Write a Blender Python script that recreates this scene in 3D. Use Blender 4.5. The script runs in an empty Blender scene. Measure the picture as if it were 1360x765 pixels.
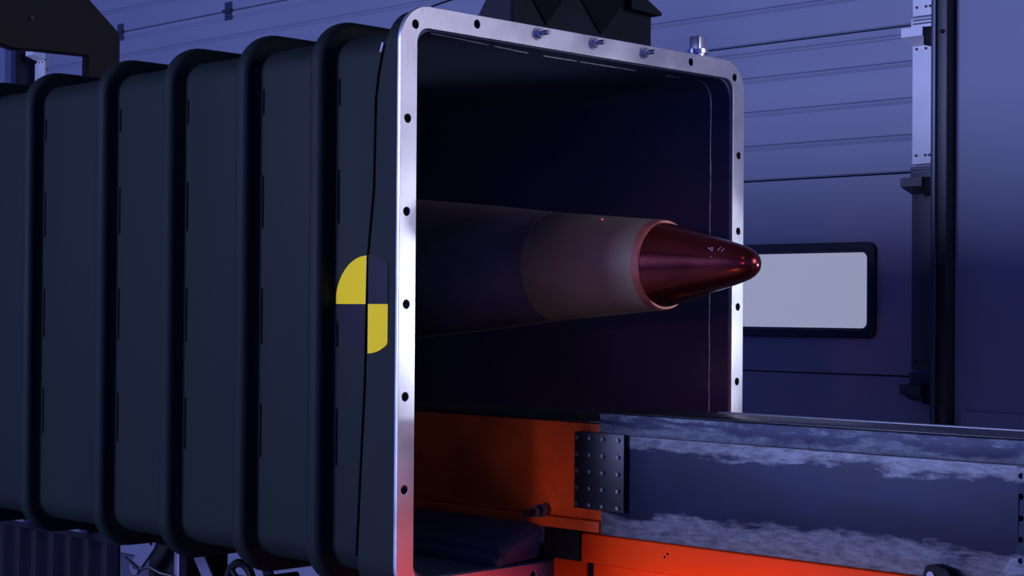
import bpy, bmesh, math, random
from mathutils import Vector, Matrix
random.seed(7)
SC = bpy.context.scene
COL = SC.collection
PI = math.pi

# ------------------------------------------------------------------ camera
cd = bpy.data.cameras.new('camera')
cam = bpy.data.objects.new('camera', cd)
COL.objects.link(cam)
yaw, pitch, roll = -0.777023, 0.012479, 0.007669
fw = Vector((math.sin(yaw)*math.cos(pitch), math.cos(yaw)*math.cos(pitch), math.sin(pitch)))
rt = Vector((math.cos(yaw), -math.sin(yaw), 0))
up = rt.cross(fw)
r2 = rt*math.cos(roll) + up*math.sin(roll)
u2 = up*math.cos(roll) - rt*math.sin(roll)
M = Matrix(((r2.x, u2.x, -fw.x, 2.9605), (r2.y, u2.y, -fw.y, -2.6367), (r2.z, u2.z, -fw.z, 0.688), (0, 0, 0, 1)))
cam.matrix_world = M
cd.sensor_width = 36
cd.lens = 36*2270.5/1360
cd.clip_start = 0.05
SC.camera = cam

# ------------------------------------------------------------------ world, lights, exposure
SC.view_settings.view_transform = 'Standard'
SC.view_settings.look = 'None'
SC.view_settings.exposure = 0
SC.view_settings.gamma = 1
SC.view_settings.use_curve_mapping = False
w = bpy.data.worlds.new('hall_ambient')
SC.world = w
w.use_nodes = True
bg = w.node_tree.nodes['Background']
bg.inputs[0].default_value = (0.075, 0.155, 1.10, 1)
bg.inputs[1].default_value = 0.60


def light(name, kind, loc, target, energy, color, size=1.0, size_y=None, spot=None, blend=0.5, spread=None):
    l = bpy.data.lights.new(name, kind)
    o = bpy.data.objects.new(name, l)
    COL.objects.link(o)
    o.location = loc
    d = Vector(target) - Vector(loc)
    o.rotation_euler = d.to_track_quat('-Z', 'Y').to_euler()
    l.energy = energy
    l.color = color
    if kind == 'AREA':
        l.size = size
        if size_y:
            l.shape = 'RECTANGLE'
            l.size_y = size_y
        if spread:
            l.spread = math.radians(spread)
    else:
        l.shadow_soft_size = size
    if kind == 'SPOT':
        l.spot_size = math.radians(spot)
        l.spot_blend = blend
    return o


light('hall_side_light', 'AREA', (-3.2, -6.5, 2.0), (-1.0, 1.5, 1.2), 640, (0.42, 0.48, 1.0), 2.6, 2.2)
light('front_hall_light', 'AREA', (5.6, 2.2, 2.2), (0, 0.7, 0.95), 17, (0.86, 0.80, 1.0), 2.6, 2.0, spread=60)
light('red_work_light', 'SPOT', (0.70, -2.3, -0.50), (0.75, 0.5, -1.25), 370, (1.0, 0.42, 0.10), 0.08, None, 58, 0.3)
light('joint_fill_spot', 'SPOT', (0.25, -2.3, 0.1), (0.02, 0.5, 0.24), 62, (1.0, 0.50, 0.12), 0.2, None, 8, 0.9)  # added fill for the orange beam end that the work light's cone misses
light('pink_spot', 'SPOT', (2.2, -2.8, 0.85), (0.25, 0.60, 0.81), 50, (1.0, 0.16, 0.30), 0.04, None, 12, 1.0)
light('warm_spot', 'SPOT', (1.9, -2.2, 3.3), (0.42, 0.62, 0.82), 16, (1.0, 0.50, 0.40), 0.04, None, 9, 1.0)
light('marker_fill_spot', 'SPOT', (-0.6, -3.4, 2.6), (-0.14, 0.04, 0.70), 38, (1.0, 0.80, 0.45), 0.05, None, 5.5, 0.7)  # added lamp that brightens the target marker
light('rim_spot', 'SPOT', (2.2, 2.6, 0.5), (0.25, 1.0, 0.72), 170, (0.75, 0.82, 1.0), 0.05, None, 26, 0.6)

# ------------------------------------------------------------------ materials
def mat(name, base, rough=0.5, metal=0.0, var=0.0, scale=8.0, rough_var=0.0, bump=0.0, bump_scale=60.0, stretch=(1, 1, 1), spec=0.5, coat=0.0):
    m = bpy.data.materials.new(name)
    m.use_nodes = True
    nt = m.node_tree
    b = nt.nodes['Principled BSDF']
    b.inputs['Base Color'].default_value = (*base, 1)
    b.inputs['Roughness'].default_value = rough
    b.inputs['Metallic'].default_value = metal
    b.inputs['Specular IOR Level'].default_value = spec
    b.inputs['Coat Weight'].default_value = coat
    tc = nt.nodes.new('ShaderNodeTexCoord')
    mp = nt.nodes.new('ShaderNodeMapping')
    mp.inputs['Scale'].default_value = stretch
    nt.links.new(tc.outputs['Object'], mp.inputs[0])
    n = nt.nodes.new('ShaderNodeTexNoise')
    n.inputs['Scale'].default_value = scale
    n.inputs['Detail'].default_value = 5
    nt.links.new(mp.outputs[0], n.inputs['Vector'])
    if var:
        r = nt.nodes.new('ShaderNodeValToRGB')
        r.color_ramp.elements[0].position = 0.3
        r.color_ramp.elements[1].position = 0.7
        r.color_ramp.elements[0].color = (*[c*(1-var) for c in base], 1)
        r.color_ramp.elements[1].color = (*[min(1, c*(1+var)) for c in base], 1)
        nt.links.new(n.outputs[0], r.inputs[0])
        nt.links.new(r.outputs[0], b.inputs['Base Color'])
    if rough_var:
        mr = nt.nodes.new('ShaderNodeMapRange')
        mr.inputs['From Min'].default_value = 0.3
        mr.inputs['From Max'].default_value = 0.7
        mr.inputs['To Min'].default_value = max(0.02, rough-rough_var)
        mr.inputs['To Max'].default_value = min(1, rough+rough_var)
        nt.links.new(n.outputs[0], mr.inputs[0])
        nt.links.new(mr.outputs[0], b.inputs['Roughness'])
    if bump:
        n2 = nt.nodes.new('ShaderNodeTexNoise')
        n2.inputs['Scale'].default_value = bump_scale
        n2.inputs['Detail'].default_value = 4
        nt.links.new(mp.outputs[0], n2.inputs['Vector'])
        bp = nt.nodes.new('ShaderNodeBump')
        bp.inputs['Strength'].default_value = bump
        bp.inputs['Distance'].default_value = 0.01
        nt.links.new(n2.outputs[0], bp.inputs['Height'])
        nt.links.new(bp.outputs[0], b.inputs['Normal'])
    return m


def worn_steel(name, dark, light_, z_lo, z_hi, soft=0.03):
    """dark stained web with paler mill-scale bands along both edges, a ragged wear border between"""
    m = mat(name, dark, 0.5, 0.3, spec=0.25)
    nt = m.node_tree
    b = nt.nodes['Principled BSDF']
    tc = nt.nodes.new('ShaderNodeTexCoord')
    sep = nt.nodes.new('ShaderNodeSeparateXYZ')
    nt.links.new(tc.outputs['Object'], sep.inputs[0])
    mp = nt.nodes.new('ShaderNodeMapping')
    mp.inputs['Scale'].default_value = (3, 5, 11)
    nt.links.new(tc.outputs['Object'], mp.inputs[0])
    n = nt.nodes.new('ShaderNodeTexNoise')
    n.inputs['Scale'].default_value = 2.2
    n.inputs['Detail'].default_value = 8
    n.inputs['Roughness'].default_value = 0.65
    nt.links.new(mp.outputs[0], n.inputs['Vector'])
    def math_(op, a, c):
        k = nt.nodes.new('ShaderNodeMath'); k.operation = op
        for i, v in enumerate((a, c)):
            if isinstance(v, (int, float)):
                k.inputs[i].default_value = v
            else:
                nt.links.new(v, k.inputs[i])
        return k.outputs[0]
    wob = math_('MULTIPLY', math_('SUBTRACT', n.outputs[0], 0.5), 0.12)
    zz = math_('ADD', sep.outputs['Z'], wob)
    hi = nt.nodes.new('ShaderNodeMapRange')
    hi.inputs['From Min'].default_value = z_hi-0.006; hi.inputs['From Max'].default_value = z_hi+0.006
    nt.links.new(zz, hi.inputs[0])
    lo = nt.nodes.new('ShaderNodeMapRange')
    lo.inputs['From Min'].default_value = z_lo+0.008; lo.inputs['From Max'].default_value = z_lo-0.008
    nt.links.new(zz, lo.inputs[0])
    mask = math_('MAXIMUM', hi.outputs[0], lo.outputs[0])
    n3 = nt.nodes.new('ShaderNodeTexNoise')
    n3.inputs['Scale'].default_value = 9; n3.inputs['Detail'].default_value = 9; n3.inputs['Roughness'].default_value = 0.75
    nt.links.new(mp.outputs[0], n3.inputs['Vector'])
    r = nt.nodes.new('ShaderNodeValToRGB')
    r.color_ramp.elements[0].position = 0.36; r.color_ramp.elements[1].position = 0.62
    r.color_ramp.elements[0].color = (*[c*0.35 for c in light_], 1)
    r.color_ramp.elements[1].color = (*light_, 1)
    nt.links.new(n3.outputs[0], r.inputs[0])
    n4 = nt.nodes.new('ShaderNodeTexNoise')
    n4.inputs['Scale'].default_value = 1.3; n4.inputs['Detail'].default_value = 5
    nt.links.new(mp.outputs[0], n4.inputs['Vector'])
    rd = nt.nodes.new('ShaderNodeValToRGB')
    rd.color_ramp.elements[0].position = 0.3; rd.color_ramp.elements[1].position = 0.7
    rd.color_ramp.elements[0].color = (*[c*0.7 for c in dark], 1)
    rd.color_ramp.elements[1].color = (*[c*1.3 for c in dark], 1)
    nt.links.new(n4.outputs[0], rd.inputs[0])
    mx = nt.nodes.new('ShaderNodeMixRGB')
    nt.links.new(mask, mx.inputs[0])
    nt.links.new(rd.outputs[0], mx.inputs[1])
    nt.links.new(r.outputs[0], mx.inputs[2])
    nt.links.new(mx.outputs[0], b.inputs['Base Color'])
    return m


def emit(name, color, strength):
    m = bpy.data.materials.new(name)
    m.use_nodes = True
    b = m.node_tree.nodes['Principled BSDF']
    b.inputs['Base Color'].default_value = (0.02, 0.02, 0.03, 1)
    b.inputs['Emission Color'].default_value = (*color, 1)
    b.inputs['Emission Strength'].default_value = strength
    b.inputs['Roughness'].default_value = 0.2
    return m


MT = dict(
    canister=mat('canister_paint', (0.0070, 0.0120, 0.0115), 0.65, 0, 0.12, 3, 0.08, 0.03, 40, (1, 1, 0.25), 0.15),
    inside=mat('canister_inner_paint', (0.048, 0.074, 0.120), 0.6, 0, 0.15, 3),
    dark_gap=mat('weld_gap_shadow', (0.002, 0.002, 0.003), 0.9, spec=0.05),
    bead=mat('bare_weld_bead', (0.42, 0.42, 0.45), 0.45, 0.3, 0.5, 30),
    flange=mat('brushed_flange_steel', (0.62, 0.62, 0.65), 0.40, 0.85, 0.10, 7, 0.06, 0.03, 90, (1, 1, 1)),
    zinc=mat('zinc_steel', (0.55, 0.56, 0.62), 0.32, 0.9, 0.2, 20),
    darksteel=mat('dark_painted_steel', (0.009, 0.011, 0.018), 0.6, 0, 0.2, 6, spec=0.12),
    black=mat('black_rubber', (0.004, 0.004, 0.006), 0.65, 0, 0.2, 12, spec=0.2),
    rearsteel=mat('brown_black_steel', (0.010, 0.008, 0.008), 0.55, 0, 0.2, 5, spec=0.25),
    yellow=mat('marker_yellow_vinyl', (0.92, 0.66, 0.0), 0.5, spec=0.15),
    navy=mat('marker_black_vinyl', (0.006, 0.004, 0.010), 0.35, spec=0.2),
    orange=mat('orange_paint', (0.80, 0.050, 0.004), 0.5, 0, 0.06, 5, 0.08, spec=0.04),
    beamorange=mat('weathered_orange_paint', (0.72, 0.090, 0.010), 0.5, 0, 0.25, 7, 0.08, spec=0.15),
    web=worn_steel('worn_steel_web', (0.0085, 0.0125, 0.034), (0.18, 0.19, 0.22), 0.200, 0.357),
    lip=worn_steel('worn_steel_flange', (0.025, 0.030, 0.06), (0.15, 0.18, 0.22), 0.405, 0.43),
    cap=mat('dark_rail_cap', (0.010, 0.010, 0.014), 0.35, 0.3),
    splice=mat('black_splice_plate', (0.012, 0.012, 0.018), 0.45, 0.2),
    bolt=mat('dull_bolt_steel', (0.20, 0.20, 0.24), 0.4, 0.7),
    body=mat('missile_dark_paint', (0.105, 0.075, 0.085), 0.5, 0, 0.8, 2.6),
    band=mat('missile_grey_green_paint', (0.24, 0.215, 0.125), 0.55, 0, 0.2, 5),
    copper=mat('copper_primer_ring', (0.34, 0.10, 0.065), 0.55, 0.1, 0.4, 22),
    nose=mat('dark_red_nose_metal', (0.16, 0.022, 0.020), 0.20, 0.8, 0.45, 7, 0.06, 0.02, 60, (0.5, 1, 1)),
    mat_=mat('folded_rubber', (0.060, 0.064, 0.085), 0.55, 0, 0.2, 8),
    wall=mat('wall_panel_paint', (0.235, 0.255, 0.33), 0.55, 0, 0.04, 2),
    door=mat('door_panel_paint', (0.25, 0.268, 0.34), 0.5, 0, 0.05, 3, 0, 0, 60, (0.3, 1, 2)),
    darkstile=mat('stile_dark_reflection', (0.05, 0.055, 0.06), 0.5, 0, 0.1, 9),  # dark reflection of bare galvanised steel put into the base colour
    galv=mat('galvanised_stile', (0.86, 0.86, 0.84), 0.5, 0, 0.05, 9),
    track=mat('dark_door_track', (0.012, 0.012, 0.018), 0.45, 0.2),
    tracklip=mat('blue_grey_track_lip', (0.06, 0.06, 0.09), 0.4, 0.4),
    winframe=mat('black_window_gasket', (0.004, 0.004, 0.006), 0.4),
    pane=emit('daylit_frosted_pane', (0.285, 0.305, 0.455), 1.0),
    floor=mat('hall_floor_paint', (0.16, 0.17, 0.22), 0.45, 0, 0.1, 2),
    ceiling=mat('hall_ceiling_paint', (0.10, 0.10, 0.11), 0.7),
    bellows=mat('dark_bellows', (0.010, 0.009, 0.014), 0.28, 0.0, spec=0.15, var=0.2),
    trolley=mat('grey_trolley_steel', (0.11, 0.11, 0.16), 0.45, 0.3, 0.15, 6),
    red_dot=emit('red_laser_dot', (1.0, 0.08, 0.12), 1.0),
)

# ------------------------------------------------------------------ mesh helpers
def link(name, me, m, parent=None, smooth=False):
    o = bpy.data.objects.new(name, me)
    COL.objects.link(o)
    if m is not None and len(me.materials) == 0:
        me.materials.append(m)
    if parent is not None:
        o.parent = parent
    if smooth:
        for p in me.polygons:
            p.use_smooth = True
    return o


def bm_obj(name, bm, m, parent=None, smooth=False):
    bmesh.ops.recalc_face_normals(bm, faces=bm.faces)
    me = bpy.data.meshes.new(name)
    bm.to_mesh(me)
    bm.free()
    o = link(name, me, m, parent, False)
    if smooth:
        me.shade_smooth()
        try:
            me.set_sharp_from_angle(angle=math.radians(35))
        except Exception:
            pass
    return o


def add_box(bm, x0, x1, y0, y1, z0, z1, bev=0.0, seg=2):
    r = bmesh.ops.create_cube(bm, size=1)
    vs = r['verts']
    for v in vs:
        v.co = Vector(((x0+x1)/2 + v.co.x*(x1-x0), (y0+y1)/2 + v.co.y*(y1-y0), (z0+z1)/2 + v.co.z*(z1-z0)))
    if bev > 0:
        es = list({e for v in vs for e in v.link_edges})
        bmesh.ops.bevel(bm, geom=es, offset=bev, segments=seg, profile=0.5, affect='EDGES', clamp_overlap=True)


def box(name, x0, x1, y0, y1, z0, z1, m, parent=None, bev=0.0, seg=2):
    bm = bmesh.new()
    add_box(bm, x0, x1, y0, y1, z0, z1, bev, seg)
    return bm_obj(name, bm, m, parent, bev > 0)


def add_cyl(bm, a, b, r0, r1=None, n=16):
    a = Vector(a); b = Vector(b)
    if r1 is None:
        r1 = r0
    d = (b-a)
    q = d.to_track_quat('Z', 'Y').to_matrix().to_4x4()
    bmesh.ops.create_cone(bm, cap_ends=True, segments=n, radius1=r0, radius2=r1, depth=d.length,
                          matrix=Matrix.Translation((a+b)/2) @ q)


def cyl(name, a, b, r, m, parent=None, n=16, r1=None):
    bm = bmesh.new()
    add_cyl(bm, a, b, r, r1, n)
    return bm_obj(name, bm, m, parent, True)


def rr(hw0, hw1, hz0, hz1, R, n=8):
    """rounded rectangle loop in (y, z), counter-clockwise"""
    pts = []
    for cx, cz, a0 in ((hw1-R, hz1-R, 0), (hw0+R, hz1-R, 90), (hw0+R, hz0+R, 180), (hw1-R, hz0+R, 270)):
        for k in range(n+1):
            a = math.radians(a0 + 90*k/n)
            pts.append((cx+R*math.cos(a), cz+R*math.sin(a)))
    return pts


def plate(name, outline, holes, thick, m, parent, axis, at, bev=0.0):
    """flat plate with true holes. axis 'X': outline in (y,z), spans X at..at-thick. axis 'Y': outline in (x,z), spans Y at..at+thick"""
    cu = bpy.data.curves.new(name, 'CURVE')
    cu.dimensions = '2D'
    cu.fill_mode = 'BOTH'
    cu.extrude = thick/2 - bev
    cu.bevel_depth = bev
    cu.bevel_resolution = 1
    cu.offset = -bev
    for loop in [outline] + list(holes):
        s = cu.splines.new('POLY')
        s.points.add(len(loop)-1)
        for p, (a, b) in zip(s.points, loop):
            p.co = (a, b, 0, 1)
        s.use_cyclic_u = True
    tmp = bpy.data.objects.new(name+'_tmp', cu)
    COL.objects.link(tmp)
    dg = bpy.context.evaluated_depsgraph_get()
    me = bpy.data.meshes.new_from_object(tmp.evaluated_get(dg))
    bpy.data.objects.remove(tmp)
    bpy.data.curves.remove(cu)
    bm = bmesh.new()
    bm.from_mesh(me)
    bpy.data.meshes.remove(me)
    for v in bm.verts:
        a, b, c = v.co
        v.co = Vector((at - thick/2 + c, a, b)) if axis == 'X' else Vector((a, at + thick/2 + c, b))
    bmesh.ops.remove_doubles(bm, verts=bm.verts, dist=1e-5)
    return bm_obj(name, bm, m, parent)


def circ(cy, cz, r, n=14):
    return [(cy + r*math.cos(2*PI*k/n), cz + r*math.sin(2*PI*k/n)) for k in range(n)]


def loft_rr(profile, n=10):
    """sweep profile points (x, inset, R) round the canister section; closed profile loop"""
    bm = bmesh.new()
    rings = []
    for x, ins, R in profile:
        rings.append([bm.verts.new((x, y, z)) for y, z in rr(ins, W-ins, ins, H-ins, R, n)])
    m_ = len(rings[0])
    for i in range(len(rings)):
        a, b = rings[i], rings[(i+1) % len(rings)]
        for k in range(m_):
            bm.faces.new((a[k], a[(k+1) % m_], b[(k+1) % m_], b[k]))
    return bm


def revolve(profile, cy, cz, n=64):
    bm = bmesh.new()
    rings = []
    for x, r in profile:
        if r < 1e-6:
            rings.append([bm.verts.new((x, cy, cz))])
        else:
            rings.append([bm.verts.new((x, cy+r*math.cos(2*PI*k/n), cz+r*math.sin(2*PI*k/n))) for k in range(n)])
    for a, b in zip(rings, rings[1:]):
        for k in range(n):
            k2 = (k+1) % n
            if len(a) == 1 and len(b) == 1:
                continue
            if len(a) == 1:
                bm.faces.new((a[0], b[k], b[k2]))
            elif len(b) == 1:
                bm.faces.new((a[k], a[k2], b[0]))
            else:
                bm.faces.new((a[k], a[k2], b[k2], b[k]))
    return bm


def tube(name, pts, r, m, parent=None, n=8):
    bm = bmesh.new()
    pts = [Vector(p) for p in pts]
    rings = []
    for i, p in enumerate(pts):
        d = (pts[min(i+1, len(pts)-1)] - pts[max(i-1, 0)]).normalized()
        ref = Vector((0, 0, 1)) if abs(d.z) < 0.9 else Vector((0, 1, 0))
        a = d.cross(ref).normalized(); b = d.cross(a)
        rings.append([bm.verts.new(p + r*(a*math.cos(2*PI*k/n) + b*math.sin(2*PI*k/n))) for k in range(n)])
    for a, b in zip(rings, rings[1:]):
        for k in range(n):
            bm.faces.new((a[k], a[(k+1) % n], b[(k+1) % n], b[k]))
    bm.faces.new(rings[0]); bm.faces.new(rings[-1])
    return bm_obj(name, bm, m, parent, True)


def thing(name, label, cat, loc=(0, 0, 0), group=None):
    o = bpy.data.objects.new(name, None)
    COL.objects.link(o)
    o.empty_display_size = 0.1
    o['label'] = label
    o['category'] = cat
    if group:
        o['group'] = group
    return o


def struct(o):
    o['kind'] = 'structure'
    return o


W, H = 1.318, 1.40          # outer size of the canister mouth
ZF = -0.91                  # hall floor level
DY = 3.5                    # face of the sectional door
WY = 3.42                   # face of the wall either side

# ------------------------------------------------------------------ setting: floor, wall, door
struct(box('floor', -14, 9, -9, 6, ZF-0.1, ZF, MT['floor']))
struct(box('ceiling', -14, 9, -9, 6, 5.0, 5.1, MT['ceiling']))
D0, D1 = -7.72, -0.645      # door leaf ends
wb = struct(box('wall_back', -0.535, 9, WY, WY+0.3, ZF, 5.0, MT['wall']))
struct(box('wall_left', -14, -8.02, WY, WY+0.3, ZF, 5.0, MT['wall']))
struct(box('trim_1', -0.50, 9, WY-0.018, WY+0.002, ZF, 0.30, MT['wall']))

door = bpy.data.objects.new('door_1', None)
COL.objects.link(door)
struct(door)
box('joint_light_blocker', D0, D1, DY+0.05, DY+0.06, ZF, 4.4, MT['track'], door)  # dark sheet added to keep the blue world out of the panel joints
JO = [ZF, -0.22, 0.425, 1.262, 1.867, 2.475, 3.083, 3.69, 4.3]


def door_panel(z0, z1, grooves, hole=None):
    g = 0.003
    prof = [(0.006, z0+g), (0.0, z0+g+0.006)]
    z = z0 + (z1-z0)*0.25
    if grooves:
        for k in (1, 2, 3):
            zz = z0 + (z1-z0)*k/4
            prof += [(0.0, zz-0.020), (0.009, zz-0.002), (0.009, zz+0.002), (0.0, zz+0.008)]
        prof += [(0.0, z1-0.052), (0.006, z1-0.044), (0.006, z1-0.038), (0.0, z1-0.030)]
    prof += [(0.0, z1-g-0.002), (0.002, z1-g), (0.045, z1-g), (0.045, z0+g)]
    bm = bmesh.new()
    if hole is None:
        a = [bm.verts.new((D0, DY+y, z)) for y, z in prof]
        b = [bm.verts.new((D1, DY+y, z)) for y, z in prof]
        for k in range(len(prof)):
            k2 = (k+1) % len(prof)
            bm.faces.new((a[k], a[k2], b[k2], b[k]))
        bm.faces.new(a); bm.faces.new(b)
        return bm_obj('door_panel', bm, MT['door'], door)
    bm.free()
    return plate('door_panel', [(D0, z0+g), (D1, z0+g), (D1, z1-g), (D0, z1-g)], hole, 0.045, MT['door'], door, 'Y', DY, 0.003)


WX1, WX0, WZ0, WZ1 = -0.944, -1.70, 0.577, 0.981
wins = [(WX0 - 1.55*k, WX1 - 1.55*k) for k in range(4)]
for i in range(len(JO)-1):
    z0, z1 = JO[i], JO[i+1]
    if i == 2:
        holes = [rr(a+0.012, b-0.012, WZ0+0.012, WZ1-0.012, 0.03, 5) for a, b in wins]
        door_panel(z0, z1, False, holes)
    else:
        door_panel(z0, z1, i >= 3)
for a, b in wins:
    fr = plate('window_frame', rr(a, b, WZ0, WZ1, 0.035, 6), [rr(a+0.036, b-0.036, WZ0+0.036, WZ1-0.036, 0.03, 6)], 0.03,
               MT['winframe'], door, 'Y', DY-0.022, 0.004)
    plate('inner_rim', rr(a+0.034, b-0.034, WZ0+0.034, WZ1-0.034, 0.030, 6), [rr(a+0.043, b-0.043, WZ0+0.043, WZ1-0.043, 0.026, 6)], 0.012,
          MT['tracklip'], fr, 'Y', DY-0.012, 0.002)
    pn = plate('window_pane', rr(a+0.036, b-0.036, WZ0+0.036, WZ1-0.036, 0.029, 6), [], 0.006, MT['pane'], fr, 'Y', DY+0.004)

# door ends: galvanised stiles between the joints, roller brackets at the joints, dark vertical tracks
for side, xe in ((1, D1), (-1, D0)):
    s = side
    xi = xe - s*0.125
    for i in range(2, len(JO)-1):
        z0, z1 = JO[i]+0.03, JO[i+1]-0.085
        x0, x1 = sorted((xi, xe))
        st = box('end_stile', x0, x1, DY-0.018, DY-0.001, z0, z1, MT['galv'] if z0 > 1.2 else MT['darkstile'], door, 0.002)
        for q in (0.02, 0.0625, 0.082, 0.112):
            for zz in (z0+0.035, z1-0.02):
                if zz > z1-0.03 and abs(q-0.082) < 0.001:
                    continue
                cyl('rivet', (xi+s*q, DY-0.018, zz), (xi+s*q, DY-0.023, zz), 0.0055, MT['track'], st, 8)
    for z in JO[2:-1]:
        x0, x1 = sorted((xi, xi + s*0.098))
        bw = bmesh.new()
        sec = [(DY-0.105, z-0.030), (DY-0.004, z-0.026), (DY-0.004, z-0.098), (DY-0.105, z-0.066)]
        va = [bw.verts.new((x0, y, zz)) for y, zz in sec]; vb = [bw.verts.new((x1, y, zz)) for y, zz in sec]
        bw.faces.new(va); bw.faces.new(vb)
        for k in range(4):
            bw.faces.new((va[k], va[(k+1) % 4], vb[(k+1) % 4], vb[k]))
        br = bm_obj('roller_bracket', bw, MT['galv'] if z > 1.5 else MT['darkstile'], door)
        x0, x1 = sorted((xi - s*0.0, xe))
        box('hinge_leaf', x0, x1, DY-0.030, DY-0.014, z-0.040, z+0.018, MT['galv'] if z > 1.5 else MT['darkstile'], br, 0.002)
        for q in (-0.004, 0.010):
            x0, x1 = sorted((xi + s*0.01, xe))
            box('hinge_slot', x0, x1, DY-0.034, DY-0.029, z+q-0.003, z+q+0.003, MT['tracklip'], br)
        x0, x1 = sorted((xi + s*0.095, xe + s*0.015))
        box('roller_block', x0, x1, DY-0.095, DY-0.005, z-0.105, z-0.030, MT['black'], br, 0.006)
    x0, x1 = sorted((xe + s*0.048, xe + s*0.105))
    trk = struct(box('trim_2' if s == 1 else 'trim_3', x0, x1, WY-0.06, WY+0.12, ZF, 4.6, MT['track'], None, 0.003))
    x0, x1 = sorted((xe + s*0.040, xe + s*0.060))
    tl = box('track_lip', x0, x1, WY-0.072, WY-0.058, ZF, 4.6, MT['tracklip'], trk, 0.002)
    for z in (0.0, 1.80, 3.2):
        cyl('track_bolt', (xe+s*0.085, WY-0.060, z), (xe+s*0.085, WY-0.068, z), 0.009, MT['black'], trk, 8)
for x in (-6.67, -5.49, -4.31, -3.13, -1.95):
    for z in (2.475, 3.083):
        hb = bmesh.new()
        add_box(hb, x-0.035, x+0.035, DY-0.006, DY, z-0.055, z-0.008, 0.002)
        add_box(hb, x-0.035, x+0.035, DY-0.006, DY, z+0.008, z+0.055, 0.002)
        add_cyl(hb, (x-0.04, DY-0.012, z), (x+0.04, DY-0.012, z), 0.012, n=10)
        bm_obj('hinge', hb, MT['tracklip'], door)

# ------------------------------------------------------------------ canister
can = thing('launch_canister', 'dark ribbed rectangular steel canister with a bright open mouth flange', 'canister')
XB = -2.66
bm = loft_rr([(-0.011, 0.045, 0.065), (XB, 0.045, 0.065), (XB, 0.055, 0.055), (-0.011, 0.055, 0.055)])
body = bm_obj('shell', bm, MT['canister'], can, True)
body.data.materials.append(MT['inside'])
nring = len(body.data.polygons)//4
for p in body.data.polygons:
    p.material_index = 0 if p.index < nring else 1
box('rear_bulkhead', XB-0.012, XB, 0.02, W-0.02, 0.02, H-0.02, MT['inside'], can)

RX = [-0.292, -0.596, -0.930, -1.262, -1.668, -2.000, -2.330]
Rr = 0.115
for i, x in enumerate(RX):
    wd = 0.054
    prof = [(x+0.004, 0.046), (x+0.002, 0.040), (x+0.0005, 0.032), (x, 0.022)]
    for k in range(7):
        a = PI/2*k/6
        prof.append((x-0.022*(1-math.cos(a)), 0.020-0.020*math.sin(a)))
    for k in range(7):
        a = PI/2*k/6
        prof.append((x-wd+0.022-0.022*math.sin(a), 0.020*(1-math.cos(a))))
    prof += [(x-wd, 0.032), (x-wd-0.006, 0.046)]
    bm = loft_rr([(px, ins, Rr-ins) for px, ins in prof])
    bm_obj('rib', bm, MT['canister'], can, True)
    if x < -2.2:
        continue
    for z0, z1 in ((1.184, 1.249), (0.894, 1.027), (0.594, 0.738), (0.304, 0.442)):
        box('stitch_gap', x+0.0155, x+0.0220, 0.0435, 0.046, z0, z1, MT['dark_gap'], can)

# mouth flange with its bolt holes and outer return edge
hole_pts = [(0.458, 1.380), (0.668, 1.380), (0.871, 1.378), (0.247, 1.378), (0.046, 1.353), (0.024, 1.131), (0.023, 0.914), (0.024, 0.698),
            (0.023, 0.483), (0.023, 0.267), (1.074, 1.376), (1.273, 1.353), (1.294, 1.132), (1.294, 0.916), (1.294, 0.700), (1.292, 0.487),
            (1.294, 0.267), (0.046, 0.047), (1.273, 0.047), (0.247, 0.023), (0.458, 0.023), (0.668, 0.023), (0.871, 0.023), (1.074, 0.023)]
fl = plate('mouth_flange', rr(0, W, 0, H, 0.090, 10), [rr(0.0525, W-0.0525, 0.0525, H-0.0525, 0.036, 8)] + [circ(y, z, 0.0105) for y, z in hole_pts],
           0.012, MT['flange'], can, 'X', 0.0, 0.0012)
for y, z in hole_pts[3:]:
    cyl('hole_shade_plug', (-0.0125, y, z), (-0.0035, y, z), 0.0104, MT['dark_gap'], can, 14)  # dark plug in each open hole stands in for its shade
# weld bead on the inside just behind the flange
yi, zi = W-0.056, H-0.056
pts = [(-0.077, yi, 0.30 + k*0.06) for k in range(17)]
pts = [(p[0] + random.uniform(-.0015, .0015), p[1], p[2]) for p in pts]
for k in range(7):
    a = PI/2*k/6
    pts.append((-0.077, yi-0.055+0.055*math.cos(a), zi-0.055+0.055*math.sin(a)))
tube('weld_bead', pts, 0.0022, MT['bead'], can, 6)
def xw(y):
    return -0.030 - 0.047*min(1.0, max(0.0, (y-0.15)/0.36))
for a, b in ((0.12, 0.34), (0.36, 0.50), (0.56, 0.69), (0.70, 0.93), (1.06, 1.12)):
    tube('weld_bead', [(xw(a+(b-a)*t/6) + random.uniform(-.001, .001), a+(b-a)*t/6, zi) for t in range(7)], 0.0018, MT['bead'], can, 6)
# raised collar behind the flange: its rear edge runs slightly slanted, with a dark gap along it
def xr(z):
    t = [(0.0, -0.158), (0.05, -0.153), (0.27, -0.140), (0.51, -0.125), (0.81, -0.118), (0.97, -0.098), (1.18, -0.094), (1.24, -0.084), (1.33, -0.060), (1.40, -0.052)]
    for (a, xa), (b, xb) in zip(t, t[1:]):
        if a <= z <= b:
            return xa + (xb-xa)*(z-a)/(b-a)
    return -0.06
bm = bmesh.new()
sec = [(-0.0125, 0.0445), (-0.0125, 0.006), (None, 0.006, -0.006), (None, 0.010, -0.001), (None, 0.0445, 0.0)]
rings = []
N_ = 10
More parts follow.
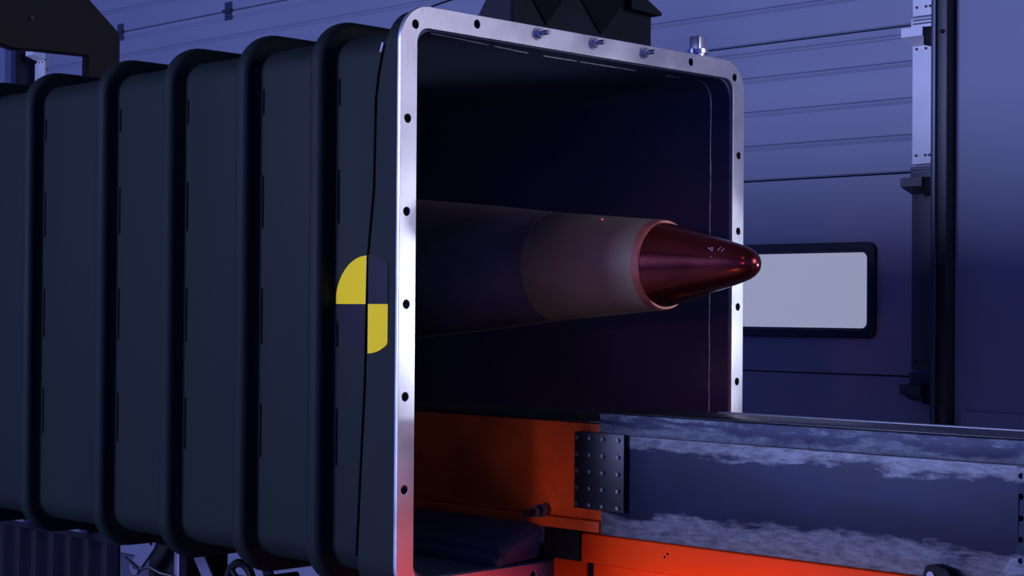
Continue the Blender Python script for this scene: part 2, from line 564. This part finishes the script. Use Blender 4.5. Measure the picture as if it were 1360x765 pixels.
# extra points along the near side so that the slanted edge follows its bends
def ring_side(ins):
    pts = rr(ins, W-ins, ins, H-ins, 0.092-ins, N_)
    side = [(ins, z) for z in (1.24, 1.18, 0.97, 0.81, 0.51, 0.27)]
    top = [(1.215, H-ins), (1.195, H-0.0445), (0.375, H-0.0445), (0.345, H-ins)]
    a = 2*(N_+1)
    return pts[:N_+1] + top + pts[N_+1:a] + side + pts[a:]
for q in sec:
    loop = ring_side(q[1])
    rings.append([bm.verts.new(((q[0] if q[0] is not None else xr(min(max(z, 0), 1.4)) - q[2]), y, z)) for y, z in loop])
for i in range(len(rings)):
    a, b = rings[i], rings[(i+1) % len(rings)]
    for k in range(len(a)):
        bm.faces.new((a[k], a[(k+1) % len(a)], b[(k+1) % len(a)], b[k]))
bm_obj('mouth_collar', bm, MT['canister'], can, True)
tube('seam', [(xr(z)-0.001, 0.0075, z) for z in (1.31, 1.24, 1.18, 0.97, 0.81, 0.51, 0.27, 0.10)], 0.0032, MT['dark_gap'], can, 6)
tube('seam_nick', [(-0.066, 0.004, 1.312), (-0.074, 0.004, 1.290)], 0.0035, MT['bead'], can, 6)

# round target marker stuck over the seam, its right side folded flat
mk = bpy.data.objects.new('target_marker', None)
COL.objects.link(mk)
mk.parent = can
CZ, RM = 0.698, 0.1165
def quad(sx, sz, m):
    # left half lies on the shell, right half on the raised collar
    cx, y, lim = (-0.1640, 0.0432, -0.278) if sx < 0 else (-0.1135, 0.0043, -0.043)
    loop = [(cx, CZ)]
    n = 20
    for k in range(n+1):
        a = PI/2*k/n
        px = cx + sx*RM*math.cos(a)
        px = max(px, lim) if sx < 0 else min(px, lim)
        q = (px, CZ + sz*RM*math.sin(a))
        if abs(q[0]-loop[-1][0]) + abs(q[1]-loop[-1][1]) > 1e-4 and not (px == lim and k > 0 and abs(cx + sx*RM*math.cos(PI/2*(k+1)/n)) > 0 and (cx + sx*RM*math.cos(PI/2*(k+1)/n) - lim)*sx > 0):
            loop.append(q)
    plate('marker_quadrant', loop, [], 0.0014, m, mk, 'Y', y)
quad(-1, 1, MT['yellow'])
quad(1, -1, MT['yellow'])
quad(1, 1, MT['navy'])
quad(-1, -1, MT['navy'])

# flange studs with nuts, holding the lifting bracket
for y, z in hole_pts[:3]:
    t = thing('flange_stud', 'zinc stud with nut and washer on the top flange', 'bolt')
    t['label'] = {0.458: 'leftmost of the three zinc studs on the top edge of the mouth flange',
                  0.668: 'middle of the three zinc studs on the top edge of the mouth flange',
                  0.871: 'rightmost of the three zinc studs on the top edge of the mouth flange'}[y]
    t['group'] = 'studs on the mouth flange'
    cyl('washer', (0.0005, y, z), (0.004, y, z), 0.0165, MT['zinc'], t, 20)
    cyl('nut', (0.004, y, z), (0.016, y, z), 0.0125, MT['zinc'], t, 6)
    cyl('shank', (-0.035, y, z), (0.040, y, z), 0.0066, MT['zinc'], t, 12)

# ------------------------------------------------------------------ lifting brackets on top
lb = thing('lifting_bracket', 'dark gusseted lifting bracket bolted behind the top of the mouth flange', 'bracket')
plate('back_plate', [(0.386, 1.362), (0.916, 1.362), (0.916, 1.484), (0.80, 1.60), (0.80, 1.78), (0.386, 1.78)], [circ(y, z, 0.0085) for y, z in hole_pts[:3]],
      0.012, MT['darksteel'], lb, 'X', -0.0135)
for y in (0.50, 0.745):
    bm = bmesh.new()
    a = [(-0.026, 1.365), (-0.28, 1.365), (-0.28, 1.42), (-0.026, 1.76)]
    v0 = [bm.verts.new((x, y-0.006, z)) for x, z in a]; v1 = [bm.verts.new((x, y+0.006, z)) for x, z in a]
    bm.faces.new(v0); bm.faces.new(v1)
    for k in range(4):
        bm.faces.new((v0[k], v0[(k+1) % 4], v1[(k+1) % 4], v1[k]))
    bm_obj('gusset', bm, MT['darksteel'], lb)
box('hood', -0.012, 0.06, 0.388, 0.79, 1.531, 1.778, MT['black'], lb, 0.004)
for yc, hw in ((0.500, 0.105), (0.708, 0.115)):
    bm = bmesh.new()
    tri = [(-0.008, yc-hw, 1.53), (-0.008, yc+hw, 1.53), (-0.008, yc, 1.41)]
    f = [bm.verts.new(p) for p in tri]; b = [bm.verts.new((-0.0135, p[1], p[2])) for p in tri]
    n_ = bm.verts.new((0.05, yc, 1.53))
    bm.faces.new((f[0], f[2], n_)); bm.faces.new((f[2], f[1], n_)); bm.faces.new((f[1], f[0], n_)); bm.faces.new(b)
    for k in range(3):
        bm.faces.new((f[k], f[(k+1) % 3], b[(k+1) % 3], b[k]))
    bm_obj('pyramid_gusset', bm, MT['black'], lb)
bm = bmesh.new()
cap = [(0.808, 1.488), (0.931, 1.484), (0.931, 1.492), (0.868, 1.522), (0.80, 1.60), (0.79, 1.60)]
v0 = [bm.verts.new((-0.28, y, z)) for y, z in cap]; v1 = [bm.verts.new((0.012, y, z)) for y, z in cap]
bm.faces.new(v0); bm.faces.new(v1)
for k in range(len(cap)):
    bm.faces.new((v0[k], v0[(k+1) % len(cap)], v1[(k+1) % len(cap)], v1[k]))
bm_obj('sloping_cap', bm, MT['darksteel'], lb)
box('top_plate', -0.30, 0.02, 0.37, 0.82, 1.78, 1.80, MT['darksteel'], lb)

rb = thing('rear_lifting_frame', 'dark brown-black steel lifting frame over the far end of the ribbed canister', 'bracket')
plate('arch_plate', [(0.905, 1.36), (0.905, 1.69), (0.900, 1.71), (0.888, 1.728), (0.774, 1.824), (0.60, 2.0), (0.06, 2.0), (0.06, 1.36), (0.18, 1.36), (0.18, 1.655),
                     (0.40, 1.622), (0.47, 1.606), (0.56, 1.612), (0.770, 1.616), (0.770, 1.36)], [], 0.05, MT['rearsteel'], rb, 'X', -2.60, 0.006)
box('foot_plate', -2.65, -2.55, 0.70, 0.93, 1.3565, 1.3685, MT['rearsteel'], rb)
box('foot_plate', -2.65, -2.55, 0.08, 0.22, 1.3565, 1.3685, MT['rearsteel'], rb)
cyl('side_pin', (-2.60, 0.53, 1.725), (-2.59, 0.53, 1.725), 0.008, MT['splice'], rb)

cb = tube('black_cable', [(-0.02, 0.0834, 1.388), (-0.02, 0.1188, 1.4074), (-0.02, 0.1505, 1.4197), (-0.02, 0.1851, 1.4325), (-0.02, 0.2811, 1.4658), (-0.02, 0.384, 1.4934)], 0.0022, MT['black'])
cb['label'] = 'thin black cable running up from the top left corner of the mouth flange'
cb['category'] = 'cable'

cl = thing('flange_clamp', 'small silver clamp standing behind the top right of the mouth flange', 'clamp')
box('clamp_block', -0.064, -0.026, 1.143, 1.178, 1.368, 1.462, MT['zinc'], cl, 0.004)
cyl('collar', (-0.045, 1.160, 1.412), (-0.045, 1.160, 1.424), 0.030, MT['zinc'], cl, 20)
cyl('stud', (-0.045, 1.160, 1.356), (-0.045, 1.160, 1.414), 0.024, MT['zinc'], cl, 16)

# ------------------------------------------------------------------ missile
MY, MZ = 0.659, 0.8015
ms = thing('missile', 'dark missile lying in the canister, its dark red pointed nose sticking out of the mouth', 'missile')
bm = revolve([(-2.35, 0), (-2.35, 0.20), (-1.6, 0.225), (-1.0, 0.217), (-0.64, 0.197), (-0.35, 0.170), (-0.114, 0.1435), (-0.112, 0.138), (-0.112, 0)], MY, MZ)
bm_obj('body_section', bm, MT['body'], ms, True)
bm = revolve([(-0.1115, 0), (-0.1115, 0.1425), (-0.109, 0.1435), (0.05, 0.1290), (0.236, 0.1132), (0.236, 0)], MY, MZ)
bm_obj('band_section', bm, MT['band'], ms, True)
bm = revolve([(0.2365, 0), (0.2365, 0.1140), (0.251, 0.1122), (0.256, 0.1095), (0.256, 0)], MY, MZ)
bm_obj('copper_ring', bm, MT['copper'], ms, True)
bm = revolve([(0.2565, 0), (0.2565, 0.1055), (0.30, 0.0940), (0.35, 0.0812), (0.40, 0.0685), (0.45, 0.0560), (0.48, 0.0475), (0.505, 0.0395), (0.518, 0.0330), (0.527, 0.0260), (0.533, 0.0180), (0.5365, 0.0090), (0.5375, 0)], MY, MZ)
bm_obj('nose_cone', bm, MT['nose'], ms, True)
for x0, x1, a0, a1 in ((0.425, 0.440, 38, 30), (0.440, 0.436, 30, 40), (0.436, 0.428, 40, 34), (0.452, 0.456, 33, 44), (0.462, 0.466, 32, 43), (0.438, 0.442, 16, 14)):
    def on(x, a):
        r = 0.0685 + (x-0.40)*(0.0560-0.0685)/0.05 + 0.0004
        return (x, MY-r*math.cos(math.radians(a)), MZ+r*math.sin(math.radians(a)))
    tube('scratch', [on(x0+(x1-x0)*t, a0+(a1-a0)*t) for t in (0, 0.5, 1)], 0.0008, MT['bead'], ms, 5)
bm = bmesh.new()
bmesh.ops.create_icosphere(bm, subdivisions=1, radius=0.003, matrix=Matrix.Translation((0.088, MY-0.05, MZ+0.1155)))
bm_obj('red_marker_lamp', bm, MT['red_dot'], ms)
cr = thing('missile_cradle', 'black cradle carrying the missile on the orange beam deep in the canister', 'cradle')
for x in (-1.0, -1.9):
    r_ = 0.2168 if x > -1.5 else 0.216
    outl = [(MY-0.16, 0.416), (MY+0.16, 0.416)] + [(MY+(r_+0.002)*math.sin(a), MZ-(r_+0.002)*math.cos(a)) for a in [math.radians(q) for q in range(48, -49, -8)]]
    plate('saddle', outl, [], 0.08, MT['black'], cr, 'X', x)

# ------------------------------------------------------------------ orange beam inside, steel rail beam, base frame
ob = thing('orange_beam', 'orange painted beam lying inside the canister mouth below the missile', 'beam')
box('web', -2.3, 0.186, 0.503, 0.80, 0.172, 0.409, MT['beamorange'], ob, 0.003)
box('bottom_lip', -2.3, 0.187, 0.492, 0.81, 0.143, 0.171, MT['beamorange'], ob, 0.004)
box('top_cap', -2.3, 0.186, 0.499, 0.805, 0.4095, 0.416, MT['cap'], ob, 0.002)
box('inner_pad', -1.9, -1.7, 0.52, 0.78, 0.056, 0.1425, MT['black'], ob)
pn = thing('hitch_pin', 'dark pin with bright rings sticking out of the orange beam near its lower edge', 'pin')
cyl('pin_shank', (0.002, 0.5025, 0.185), (0.002, 0.425, 0.180), 0.010, MT['splice'], pn)
cyl('pin_collar', (0.002, 0.492, 0.1845), (0.002, 0.478, 0.1835), 0.017, MT['bolt'], pn)
cyl('pin_collar', (0.002, 0.462, 0.1825), (0.002, 0.454, 0.182), 0.015, MT['bolt'], pn)

sb = thing('steel_rail_beam', 'worn blue-grey steel rail beam running out of the mouth to the right', 'beam')
XE = 1.80
box('web_plate', 0.190, XE, 0.494, 0.80, 0.1405, 0.386, MT['web'], sb, 0.004)
box('top_flange', 0.188, XE, 0.490, 0.70, 0.3865, 0.4355, MT['lip'], sb, 0.003)
box('rail_cap', 0.195, XE, 0.498, 0.680, 0.436, 0.4405, MT['cap'], sb, 0.002)
box('rail_ridge', 0.40, XE, 0.681, 0.699, 0.436, 0.443, MT['bolt'], sb, 0.003)

sp = thing('splice_plate', 'black bolted splice plate joining the orange beam to the steel rail beam', 'plate')
box('plate', 0.116, 0.277, 0.479, 0.4915, 0.201, 0.389, MT['splice'], sp, 0.0015)
for x in (0.128, 0.170, 0.211, 0.260):
    for k in range(5):
        z = 0.375 - k*(0.375-0.2115)/4
        cyl('bolt_head', (x, 0.479, z), (x, 0.4735, z), 0.0052, MT['bolt'], sp, 6)
bb = thing('end_splice_plate', 'worn steel end plate with dark bolts at the right end of the rail beam', 'plate')
pl = [(1.30, 0.145), (1.62, 0.145), (1.62, 0.384), (1.298, 0.384), (1.294, 0.365), (1.300, 0.34), (1.300, 0.24), (1.292, 0.21), (1.272, 0.185), (1.262, 0.165)]
plate('plate', pl, [circ(1.306, z, 0.0055, 10) for z in (0.366, 0.325, 0.282, 0.240, 0.198)], 0.008, MT['web'], bb, 'Y', 0.4855, 0.001)
kb = thing('rail_clamp', 'black clamp with a round eye under the right part of the rail beam', 'clamp')
plate('clamp_jaw', [(1.105, 0.105), (1.168, 0.105), (1.166, 0.160), (1.158, 0.168), (1.132, 0.174), (1.112, 0.171), (1.105, 0.150)], [circ(1.124, 0.152, 0.009)], 0.03, MT['black'], kb, 'Y', 0.455)
cyl('eye_ring', (1.124, 0.452, 0.152), (1.124, 0.4845, 0.152), 0.0085, MT['bolt'], kb)

bf = thing('orange_base_frame', 'bright orange-red base frame carrying the steel rail beam', 'frame')
box('top_chord', 0.130, XE, 0.491, 0.80, 0.068, 0.1385, MT['orange'], bf, 0.004)
box('side_panel', 0.160, XE, 0.503, 0.79, -0.30, 0.0675, MT['orange'], bf, 0.003)
box('end_post', 0.029, 0.139, 0.500, 0.80, -0.30, 0.0675, MT['orange'], bf, 0.003)
box('bottom_chord', 0.029, XE, 0.491, 0.80, -0.37, -0.301, MT['orange'], bf, 0.004)
for x in (0.08, 1.70):
    for y in (0.52, 0.72):
        box('leg', x-0.04, x+0.04, y-0.02, y+0.06, ZF, -0.3705, MT['orange'], bf, 0.003)
for x, z in ((0.395, 0.108), (0.404, 0.1165)):
    cyl('drilled_hole', (x, 0.4915, z), (x, 0.4902, z), 0.003, MT['dark_gap'], bf, 8)
box('slot_shade_fill', 0.1395, 0.1595, 0.507, 0.78, -0.30, 0.0675, MT['black'], bf)  # black fill stands in for the shade of the open slot
box('spill_blocker', -0.42, 0.0285, 0.52, 0.78, -0.30, -0.004, MT['darksteel'], bf, 0.003)  # unseen box added to stop red lamp spill reaching the back wall
rp = box('rubber_block', 0.003, 0.1245, 0.490, 0.70, 0.0685, 0.142, MT['black'], None, 0.004)
rp['label'] = 'black rubber block under the end of the orange beam, beside the base frame'
rp['category'] = 'block'

# folded rubber mat inside the mouth, beside the orange beam
fm = bmesh.new()
def slab(bm, pts, th, y0, y1, tilt):
    n = len(pts)
    vs = []
    for y in (y0, y0+0.012, y1-0.012, y1):
        e = 0.006 if y in (y0, y1) else 0
        top = [bm.verts.new((x, y, z+th/2-e-tilt*(y1-y)/(y1-y0))) for x, z in pts]
        bot = [bm.verts.new((x, y, max(0.0565, z-th/2+e-tilt*(y1-y)/(y1-y0)))) for x, z in pts]
        vs.append(top + bot[::-1])
    m_ = 2*n
    for a, b in zip(vs, vs[1:]):
        for k in range(m_):
            bm.faces.new((a[k], a[(k+1) % m_], b[(k+1) % m_], b[k]))
    bm.faces.new(vs[0]); bm.faces.new(vs[-1])
slab(fm, [(-0.62, 0.141), (-0.45, 0.140), (-0.25, 0.141), (-0.10, 0.140), (-0.04, 0.139), (-0.012, 0.135), (0.0, 0.128)], 0.028, 0.36, 0.4895, 0.050)
slab(fm, [(-0.60, 0.098), (-0.40, 0.098), (-0.15, 0.098), (-0.03, 0.096), (-0.01, 0.092)], 0.046, 0.34, 0.4895, 0.040)
fo = bm_obj('folded_mat', fm, MT['mat_'], None, True)
fo['label'] = 'dark blue-grey folded rubber mat on the canister floor inside the mouth'
fo['category'] = 'mat'

# ------------------------------------------------------------------ trolley under the canister
tr = thing('canister_trolley', 'dark lift trolley with pleated bellows and link arms under the ribbed canister', 'trolley')
bm = bmesh.new()
xs = []
x = -3.2
k = 0
top = []; bot = []
while x < -1.555:
    y = 0.245 - 0.020*math.sin((x+3.2)*2*PI/0.105)
    top.append(bm.verts.new((x, y, -0.035))); bot.append(bm.verts.new((x, y, -0.60)))
    x += 0.0105
    k += 1
for i in range(len(top)-1):
    bm.faces.new((top[i], top[i+1], bot[i+1], bot[i]))
r_ = bmesh.ops.extrude_face_region(bm, geom=list(bm.faces))
for v in [g for g in r_['geom'] if isinstance(g, bmesh.types.BMVert)]:
    v.co.y += 0.006
bm_obj('bellows', bm, MT['bellows'], tr, True)
box('top_frame', -3.2, -1.50, 0.22, 1.10, -0.034, -0.004, MT['bellows'], tr, 0.003)
box('edge_strip', -2.35, -1.66, 0.205, 0.219, -0.012, 0.000, MT['trolley'], tr, 0.002)
box('saddle_block', -2.30, -2.10, 0.25, 1.05, -0.0035, 0.044, MT['black'], tr)
box('saddle_block', -1.62, -1.52, 0.25, 1.05, -0.0035, 0.044, MT['black'], tr)
box('under_frame', -3.2, -0.9, 0.45, 0.90, -0.68, -0.60, MT['trolley'], tr, 0.004)
def arm(name, a, b, wd, th, y, m, holes=True, parent=tr):
    a = Vector((a[0], 0, a[1])); b = Vector((b[0], 0, b[1]))
    d = (b-a).normalized(); n_ = Vector((-d.z, 0, d.x))
    out = []
    for c, s in ((a, -1), (b, 1)):
        for k in range(9):
            t = -PI/2 + PI*k/8
            q = c + (d*s*math.cos(t) + n_*s*math.sin(t))*wd
            out.append((q.x, q.z))
    hs = [circ(a.x, a.z, wd*0.45, 12), circ(b.x, b.z, wd*0.3, 12)] if holes else []
    return plate(name, out, hs, th, m, parent, 'Y', y)
arm('link_arm', (-1.372, -0.014), (-1.462, -0.098), 0.022, 0.012, 0.245, MT['trolley'])
box('post', -1.288, -1.262, 0.27, 0.30, -0.60, -0.003, MT['trolley'], tr, 0.003)
arm('brace', (-1.250, -0.01), (-1.13, -0.16), 0.022, 0.010, 0.31, MT['trolley'], False)
arm('brace', (-1.06, 0.0), (-0.96, -0.16), 0.018, 0.010, 0.40, MT['bellows'], False)
tube('hydraulic_hose', [(-1.50, 0.24, -0.07), (-1.42, 0.235, -0.10), (-1.37, 0.24, -0.085), (-1.33, 0.25, -0.10), (-1.28, 0.26, -0.105), (-1.2, 0.27, -0.12)], 0.0045, MT['splice'], tr)
box('gear_case', -1.50, -1.33, 0.32, 0.50, -0.60, -0.03, MT['black'], tr, 0.01)
hw = bmesh.new()
N = 28
cx_, cz_, cy_ = -0.935, -0.085, 0.25
rings = []
for k in range(N):
    a = 2*PI*k/N
    rings.append([hw.verts.new((cx_+(0.058+0.012*math.cos(b))*math.cos(a), cy_+0.012*math.sin(b), cz_+(0.058+0.012*math.cos(b))*math.sin(a))) for b in [2*PI*j/8 for j in range(8)]])
for k in range(N):
    a, b = rings[k], rings[(k+1) % N]
    for j in range(8):
        hw.faces.new((a[j], a[(j+1) % 8], b[(j+1) % 8], b[j]))
for q in (20, 140, 260):
    a = math.radians(q)
    add_cyl(hw, (cx_, cy_, cz_), (cx_+0.058*math.cos(a), cy_, cz_+0.058*math.sin(a)), 0.008, n=8)
add_cyl(hw, (cx_, cy_-0.012, cz_), (cx_, cy_+0.20, cz_), 0.014, n=12)
bm_obj('hand_wheel', hw, MT['black'], tr, True)
for x in (-3.0, -1.0):
    for y in (0.50, 0.85):
        box('caster_fork', x-0.03, x+0.03, y-0.035, y+0.035, ZF+0.10, -0.6805, MT['trolley'], tr, 0.004)
        cyl('caster_wheel', (x, y-0.022, ZF+0.075), (x, y+0.022, ZF+0.075), 0.075, MT['black'], tr, 24)
